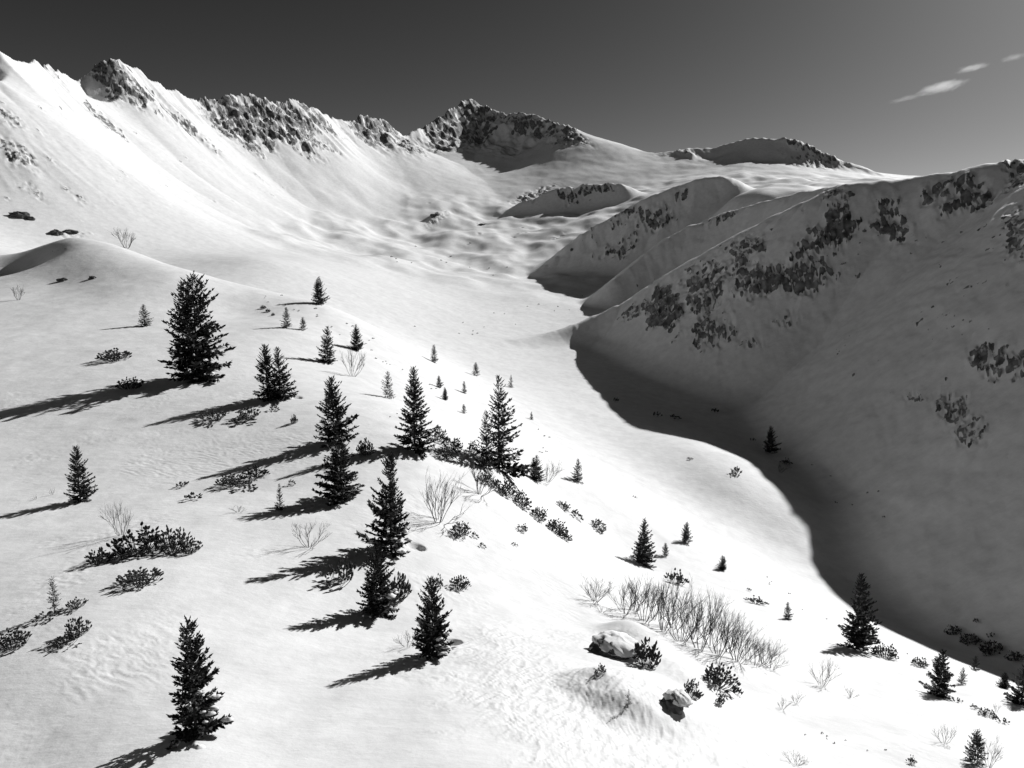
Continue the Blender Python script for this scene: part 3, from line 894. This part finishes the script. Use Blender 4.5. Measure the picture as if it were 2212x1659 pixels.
# ------------------------------------------------------------------ dwarf pines
DW = [dwarf_pine(500 + i, stems=n, tuft=t, upright=u) for i, (n, t, u) in enumerate([(52,.72,0),(42,.82,.2),(28,.9,.1),(62,.68,.1),(12,1.5,.2),(60,.8,.5)])]
DWS = [dwarf_pine(560 + i, stems=n, tuft=t) for i, (n, t) in enumerate([(9,1.5),(12,1.4),(8,1.7)])]
G1 = 'dwarf pines half buried in the snow'
PINES = [
 (300,1192,118,74,0,'dwarf pine under a bare bush, middle of the big left patch'),(375,1184,96,62,3,'dwarf pine at the upper right of the big left patch'),
 (408,1192,58,38,1,'dwarf pine at the right tip of the big left patch'),(216,1216,58,42,1,'dwarf pine at the left end of the big left patch'),
 (268,1205,60,36,2,'sparse dwarf pine between the middle and left end of the big left patch'),(302,1262,110,46,0,'low dwarf pine just below the big left patch'),
 (28,1398,76,54,3,'dense dwarf pine at the left edge of the picture'),(166,1312,58,26,2,'low dwarf pine right of the spindly sapling'),
 (166,1372,60,48,1,'dwarf pine beside a small snow hollow at the left'),(140,1394,70,24,2,'flat dwarf pine trailing a shadow at the lower left'),(95,1340,50,20,4,'few pine tufts at the foot of the spindly sapling'),
 (248,778,80,36,0,'dwarf pine at the upper edge of the longest shadow'),(282,838,60,32,3,'dark dwarf pine inside the longest shadow'),
 (462,906,80,24,2,'low dwarf pine below the twin spruces, left'),(535,902,60,28,1,'low dwarf pine below the twin spruces, right'),(520,914,60,14,4,'flat tufts below the twin spruces'),(592,886,28,12,4,'few pine tufts just under the twin spruces'),
 (500,1048,76,34,0,'dwarf pine in the middle of the left slope, lower left half'),(552,1032,56,34,1,'dwarf pine in the middle of the left slope, upper right half'),(530,1056,60,16,4,'flat tufts below the dwarf pine of the left slope'),
 (395,1052,30,16,4,'small pine tuft left of the middle dwarf pine'),(415,1079,38,22,4,'small pine tuft with a long shadow left of the middle dwarf pine'),(630,1047,20,14,4,'tiny pine tuft right of the middle dwarf pine'),
 (636,914,18,26,5,'little upright pine tuft right of the twin spruces'),(787,982,38,48,5,'upright dwarf pine between the stacked spruces and the tall spruce'),
 (948,952,46,40,0,'dwarf pine at the upper end of the diagonal band'),(975,972,54,42,3,'second dwarf pine of the diagonal band'),(955,988,48,26,1,'dwarf pine at the foot of the tall spruce in the band'),(1020,978,38,36,0,'dwarf pine left of the tall open spruce'),
 (1045,1040,50,30,3,'dwarf pine under the thin spruce in the diagonal band'),(1085,1062,62,40,0,'dwarf pine below the tall open spruce'),(1122,1088,54,38,3,'fourth clump from the lower end of the diagonal band'),
 (1160,1120,50,38,0,'third clump from the lower end of the diagonal band'),(1198,1150,54,40,3,'second clump from the lower end of the diagonal band'),(1218,1164,38,24,1,'last dwarf pine at the lower end of the diagonal band'),
 (1126,1147,34,22,2,'small dwarf pine left of the band end'),(1218,1100,44,20,2,'dwarf pine right of the band, upper'),(1242,1116,34,18,4,'small dwarf pine right of the band, middle'),(1290,1141,46,24,1,'dwarf pine right of the band, lower'),
 (1110,1178,16,9,4,'pine tip alone on white snow below the band'),(1040,1181,20,11,4,'pine tip pair on white snow under the bare bush'),
 (995,1152,54,36,0,'dwarf pine mixed with the bare bush right of the tall dense spruce'),(984,1162,38,18,2,'low dwarf pine under the bare bush right of the tall dense spruce'),(1023,1160,22,13,4,'small tuft at the right end of the bare bush pines'),
 (860,1292,70,72,5,'tall dwarf pine leaning on the short dark spruce'),(992,1270,48,34,1,'round dwarf pine alone right of the short dark spruce'),(943,1268,34,36,2,'dwarf pine peeping above the top of the spruce with the pit'),
 (735,1258,84,68,2,'open dwarf pine with streaky shadows left of the short dark spruce'),(960,1402,44,20,2,'low tufts at the right foot of the spruce with the pit'),
 (1395,1438,68,74,5,'dwarf pine against the right side of the larger capped boulder'),(1298,1456,38,26,2,'sparse dwarf pine in the shadow of the larger capped boulder'),
 (1550,1482,92,62,3,'broad dark dwarf pine below the bare thicket'),(1490,1506,48,50,0,'dwarf pine behind the smaller capped boulder'),(1595,1502,20,20,4,'small tuft right of the broad dark dwarf pine'),(1552,1522,20,32,5,'little upright pine below the broad dark dwarf pine'),
 (1458,1260,56,38,2,'open dwarf pine above the bare thicket'),(1912,1420,66,38,0,'dwarf pine at the right foot of the tall spruce by the shadow'),(1988,1440,42,24,1,'dwarf pine left of the medium spruce'),
 (1632,1304,52,20,2,'strung-out dwarf pine above the bare thicket, right'),(1618,1277,14,9,4,'pine tip above the strung-out dwarf pine'),
 (2067,1517,24,13,4,'pine tuft at the right foot of the medium spruce'),(2104,1532,16,13,4,'pine tuft left of the row at the lower right'),(2132,1547,44,20,1,'middle dwarf pine of the row at the lower right'),(2166,1562,28,15,4,'right end pine of the row at the lower right'),
 (2060,1368,34,22,1,'shaded dwarf pine, left end of the dark row'),(2098,1388,52,24,0,'shaded dwarf pine, second in the dark row'),(2142,1408,54,28,3,'shaded dwarf pine, third in the dark row'),(2192,1424,36,22,1,'shaded dwarf pine, right end of the dark row'),
 (2110,1344,14,11,4,'small shaded tuft above the dark row'),(2140,1376,18,12,4,'small shaded tuft between the clumps of the dark row'),(1968,1650,20,22,2,'small dwarf pine at the bottom edge left of the corner spruce'),
 (1331,870,16,17,4,'small shrub just inside the shadow near the gully head'),(1418,900,22,16,4,'shaded shrub on the valley floor, left of three'),(1457,905,26,12,4,'shaded shrub on the valley floor, middle of three'),(1545,892,22,14,4,'shaded shrub on the valley floor, right of three'),
 (1625,952,14,9,4,'tiny shaded shrub upper left of the lone black spruce'),(1697,1003,26,18,2,'shaded shrub right of the lone black spruce'),(1590,1022,34,18,2,'shrub on the shadow edge with streaked shade'),
 (568,667,13,11,5,'first of three dot-sized pines in a row on the far slope'),(579,674,13,10,5,'second of three dot-sized pines in a row on the far slope'),(590,682,11,9,5,'third of three dot-sized pines in a row on the far slope'),
 (1370,1075,12,6,4,'tiny tuft on the bare snow below the gully'),(1490,992,14,5,4,'tiny tuft on the white apron near the shadow'),
]
for i, (px, py, wp, hp, v, label) in enumerate(PINES):
    put_shrub(px, py, wp, hp, DWS[i % 3] if v == 4 else DW[v], ('stem', 'foliage'), label, i * 2.1, G1, 'dwarf_pine', 'shrub', 0.85, 0.75)

# ------------------------------------------------------------------ leafless shrubs
BS = [bare_shrub(600 + i, mains=m, depth=3, kids=k, fan=f) for i, (m, k, f) in enumerate([(9,3,54),(8,3,48),(10,3,60),(7,3,56),(7,3,36)])]
BSS = [bare_shrub(650 + i, mains=6, depth=2, kids=3, fan=60, thick=1.3) for i in range(2)]
G2 = 'leafless bushes sticking out of the snow'
BARE = [
 (1285,1300,74,52,2,'low bare bush at the upper left start of the thicket'),(1352,1326,84,76,0,'first bush of the bare thicket from the left'),(1392,1342,88,92,1,'second bush of the bare thicket from the left'),
 (1432,1362,88,106,0,'third bush of the bare thicket from the left'),(1472,1386,92,116,2,'fourth bush of the bare thicket from the left'),(1512,1402,92,120,1,'fifth and tallest bush of the bare thicket'),
 (1552,1416,92,114,0,'sixth bush of the bare thicket, right of the tallest'),(1592,1428,84,98,2,'seventh bush of the bare thicket from the left'),(1632,1438,78,80,1,'eighth bush of the bare thicket from the left'),(1666,1444,58,46,3,'last low bush at the right end of the bare thicket'),
 (1372,1318,70,58,2,'rear bush of the bare thicket behind the first two'),(1414,1338,78,80,3,'rear bush of the bare thicket behind the third'),(1455,1358,84,92,1,'rear bush of the bare thicket behind the fourth'),
 (1496,1380,84,100,2,'rear bush of the bare thicket behind the tallest'),(1536,1396,80,92,3,'rear bush of the bare thicket behind the sixth'),(1574,1410,80,86,0,'rear bush of the bare thicket behind the seventh'),(1612,1424,74,70,2,'rear bush of the bare thicket behind the eighth'),(1650,1436,60,56,1,'rear bush of the bare thicket near its right end'),
 (1777,1482,62,54,3,'round bare bush alone right of the thicket'),(1690,1532,28,26,5,'faint twig tuft left of a pair below the thicket'),(1720,1520,30,30,5,'faint twig tuft right of a pair below the thicket'),(1838,1506,34,18,5,'flat twig tuft right of the round bare bush'),
 (2040,1606,46,40,3,'bare bush above the corner spruce at the lower right'),(1720,1652,50,30,2,'low bare bush at the bottom edge, right of centre'),(2136,1657,54,56,4,'bare bush at the right of the corner spruce'),
 (668,1182,80,64,3,'bare round bush standing in a spruce shadow'),(264,1156,66,64,1,'bare bush behind the big left dwarf pine patch'),(948,1128,104,92,2,'large airy bare bush right of the tall dense spruce'),
 (1036,1068,86,58,0,'flattened bare bush under the diagonal pine band'),(762,813,48,62,0,'dense bare bush below the mid-sized far spruce'),(40,648,34,38,4,'small bare tree at the far left edge with a long thin shadow'),
 (274,536,54,48,1,'bare bush on the crest of the left hump'),(880,1397,50,38,3,'bare bush at the left foot of the spruce with the pit'),(1184,1040,44,46,1,'bare bush right of the small two-topped spruce'),
 (2152,1537,14,26,5,'thin twig near the spruce at the right edge'),(113,1069,12,18,5,'little twig left of the slender lone spruce'),(77,1079,14,14,5,'smaller twig farther left of the slender lone spruce'),(515,1106,36,20,5,'flat twigs left of the sapling in the shadow'),
 (1685,1020,26,24,5,'bare twigs below the lone black spruce'),(1300,1322,40,16,5,'trailing twigs under the start of the thicket'),
]
for i, (px, py, wp, hp, v, label) in enumerate(BARE):
    put_shrub(px, py, wp, hp, BSS[i % 2] if v == 5 else BS[v], ('stem', 'twig'), label, i * 1.3, G2, 'bare_shrub', 'shrub', 0.45, 0.9)

# ------------------------------------------------------------------ tiny tufts and stones poking out of the far slopes
rnd = random.Random(5)
TUFT = dwarf_pine(700, stems=4, tuft=2.4)[1]
def speck(px, py, wp, label, group):
    q = spot(px, py)
    if q is None: return
    q, D = q
    o = add_obj('low_shrub', TUFT)
    w = wp * D / FPX
    o.location = (q[0], q[1], q[2] - 0.1 * w); o.scale = (w, w * .7, w * .6)
    o.rotation_euler = (0, 0, rnd.uniform(0, 6.28))
    o['label'] = label; o['category'] = 'shrub'; o['group'] = group
def line_specks(pts, n, jit, wmin, wmax, label, group):
    for k in range(n):
        t = rnd.random() * (len(pts) - 1); i = int(t); f = t - i
        x = pts[i][0] * (1 - f) + pts[i + 1][0] * f; y = pts[i][1] * (1 - f) + pts[i + 1][1] * f
        speck(x + rnd.uniform(-jit, jit), y + rnd.uniform(-jit, jit), rnd.uniform(wmin, wmax), label, group)
line_specks([(565,632),(640,660),(720,705),(800,740)], 26, 14, 4, 8, 'dot-sized shrub tip on the white slope round the far small spruces', 'shrub tips on the far slope')
line_specks([(800,760),(860,800),(930,830),(1000,880)], 18, 8, 4, 8, 'dot-sized shrub tip in the line running down to the tiny spruces', 'shrub tips in a line')
line_specks([(850,900),(930,935),(1010,960)], 8, 10, 4, 7, 'dot-sized shrub tip beside the diagonal pine band', 'shrub tips by the band')
line_specks([(1150,920),(1190,960),(1170,985)], 7, 12, 5, 9, 'small shrub tip right of the tall open spruce', 'shrub tips by the open spruce')
line_specks([(870,690),(1000,720),(1100,690),(1250,660)], 16, 22, 3, 6, 'dot of scrub on the valley floor below the first ridge', 'scrub dots in the valley')
line_specks([(780,540),(900,560),(1000,545),(1100,600)], 14, 26, 4, 8, 'dot of rock or scrub on the basin floor', 'scrub dots in the basin')
line_specks([(1600,1210),(1750,1330),(1870,1385),(2000,1430)], 10, 12, 4, 8, 'small shrub tip along the lower shadow edge', 'shrub tips along the shadow edge')
line_specks([(1750,1580),(1850,1620),(1950,1640)], 8, 14, 5, 10, 'grass or shrub tip in the wind-rippled snow at the bottom right', 'shrub tips at the bottom right')
line_specks([(1760,1010),(1900,1090),(2050,1200)], 7, 50, 6, 10, 'faint shaded shrub tip low on the dark slope', 'shrub tips in the shade')
# ------------------------------------------------------------------ two boulders with caps of snow
def boulder(px, py, wp, hp, label, seed, squash=0.8):
    loc, D = place(px, py)
    w = wp * D / FPX / 2; h = hp * mpp(py, D)
    t = thing('boulder', loc, label, 'boulder', 'snow-capped boulders')
    rnd = random.Random(seed)
    def shell(name, mat, r, z0, flat, amp, cut, sd, off, smooth, nu, nv):
        b = MB()
        for j in range(nv + 1):
            th = math.pi * j / nv
            for i in range(nu):
                a = 2 * math.pi * i / nu
                d = np.array([math.sin(th) * math.cos(a), math.sin(th) * math.sin(a), math.cos(th)])
                k = 1 + amp * float(fbm(np.array([d[0] * 1.7 + d[2] * 1.1 + sd]), np.array([d[1] * 1.7 - d[2] * .8]), 5, sd, gain=.6)[0])
                z = d[2] * k
                if z < cut: z = cut + (z - cut) * flat
                b.v.append((off[0] + d[0] * k * r[0], off[1] + d[1] * k * r[1], z0 + z * r[2]))
        for j in range(nv):
            for i in range(nu):
                i2 = (i + 1) % nu
                b.f.append((j * nu + i, (j + 1) * nu + i, (j + 1) * nu + i2, j * nu + i2))
        return add_obj(name, b.mesh(name, mat, smooth), t)
    shell('rock', MAT_ROCK, (w * .9, w * .8, h * .6), h * .12, 1.0, 1.0, -9, seed, (-.16 * w, -.12 * w), False, 15, 9)
    shell('snow_cap', MAT_SNOW, (w * 1.05, w * 1.1, h * .42), h * .46, .25, .5, -.1, seed + 3, (.16 * w, .2 * w), True, 44, 24)
    t.rotation_euler = (-0.08, 0.2, 0); t.location.z -= 0.12 * h
    return t
boulder(1325, 1412, 98, 44, 'larger boulder under a smooth snow cap with a wide dark shadow', 7)
boulder(1457, 1524, 52, 36, 'smaller boulder under a round snow cap near the crooked sapling', 19)
# dark stones lying bare on the left mountain above the hump
def stone(px, py, wp, hp, label, seed):
    loc, D = place(px, py)
    w = wp * D / FPX / 2; h = hp * mpp(py, D)
    b = MB(); rnd = random.Random(seed)
    nu, nv = 16, 9
    for j in range(nv + 1):
        th = math.pi * j / nv
        for i in range(nu):
            a = 2 * math.pi * i / nu
            d = np.array([math.sin(th) * math.cos(a), math.sin(th) * math.sin(a), math.cos(th)])
            k = 1 + .7 * float(fbm(np.array([d[0] * 1.8 + seed]), np.array([d[1] * 1.8 + d[2] * 2]), 3, seed)[0])
            b.v.append((d[0] * k * w, d[1] * k * w * .7, d[2] * k * h * .7 + h * .15))
    for j in range(nv):
        for i in range(nu):
            i2 = (i + 1) % nu
            b.f.append((j * nu + i, (j + 1) * nu + i, (j + 1) * nu + i2, j * nu + i2))
    o = add_obj('boulder', b.mesh('boulder', MAT_ROCK))
    o.location = loc; o.rotation_euler = (0, 0, .4)
    o['label'] = label; o['category'] = 'boulder'; o['group'] = 'bare dark stones on the sunny side'
stone(42, 468, 34, 13, 'long dark stone at the left edge above the hump', 3)
stone(66, 474, 18, 7, 'small dark stone right of the long one above the hump', 5)
stone(120, 507, 26, 12, 'dark stone at the left end of the hump crest', 8)
stone(150, 502, 30, 7, 'flat dark stone on top of the hump crest', 9)
stone(135, 607, 18, 8, 'small stone with a slanting shadow on the hump face', 12)
stone(200, 602, 16, 7, 'small stone on the hump face right of the slanting shadow', 14)
stone(940, 467, 22, 6, 'dark rock on the left hummock of the basin', 16)
stone(1040, 487, 15, 5, 'dark rock on the right hummock of the basin', 18)

# ------------------------------------------------------------------ small clouds
def cloud(px, py, wp, hp, tilt, dens, label, seed, dist=5200.0):
    c = W(px, py, dist)
    m, nt, b = new_mat('cloud_vapour')
    nt.nodes.remove(b)
    out = [n for n in nt.nodes if n.type == 'OUTPUT_MATERIAL'][0]
    tc = N(nt, 'ShaderNodeTexCoord')
    ln = N(nt, 'ShaderNodeVectorMath', operation='LENGTH')
    nt.links.new(tc.outputs['Object'], ln.inputs[0])
    no = N(nt, 'ShaderNodeTexNoise'); no.inputs['Scale'].default_value = 2.2; no.inputs['Detail'].default_value = 7; no.inputs['Roughness'].default_value = 0.7
    mp = N(nt, 'ShaderNodeMapping'); mp.inputs['Location'].default_value = (seed, seed * .3, 0); mp.inputs['Scale'].default_value = (2.0, .6, .8)
    nt.links.new(tc.outputs['Object'], mp.inputs['Vector']); nt.links.new(mp.outputs[0], no.inputs['Vector'])
    ma = N(nt, 'ShaderNodeMath', operation='MULTIPLY_ADD'); ma.inputs[1].default_value = 1.5
    nt.links.new(no.outputs['Fac'], ma.inputs[0]); nt.links.new(ln.outputs['Value'], ma.inputs[2])
    mr = N(nt, 'ShaderNodeMapRange'); mr.inputs['From Min'].default_value = 1.5; mr.inputs['From Max'].default_value = 0.5
    mr.inputs['To Min'].default_value = 0; mr.inputs['To Max'].default_value = dens
    nt.links.new(ma.outputs[0], mr.inputs['Value'])
    vol = N(nt, 'ShaderNodeVolumePrincipled')
    vol.inputs['Color'].default_value = (1, 1, 1, 1); vol.inputs['Anisotropy'].default_value = 0.3
    nt.links.new(mr.outputs[0], vol.inputs['Density'])
    nt.links.new(vol.outputs[0], out.inputs['Volume'])
    mb = MB(); mb.blob((0, 0, 0), (1, 1, 1), 1, random.Random(seed), 20, 12)
    me = mb.mesh('cloud', m, True)
    o = add_obj('cloud', me)
    D = np.linalg.norm(c)
    o.location = c; o.scale = (wp * dist / FPX / 2, wp * dist / FPX / 3, hp * dist / FPX / 2)
    o.rotation_euler = (0, math.radians(-tilt), 0)
    o['label'] = label; o['category'] = 'cloud'; o['group'] = 'thin wisps of cloud'
cloud(2035, 188, 130, 30, 12, .008, 'largest brightest wisp of cloud, lower of the two main ones', 2)
cloud(2100, 147, 90, 18, 10, .007, 'shorter bright wisp of cloud above the largest one', 5)
cloud(2190, 124, 80, 18, 12, .003, 'faint wisp of cloud at the right edge of the sky', 9)
cloud(1960, 212, 110, 14, 12, .002, 'very faint wisp of cloud left of the largest one', 12)
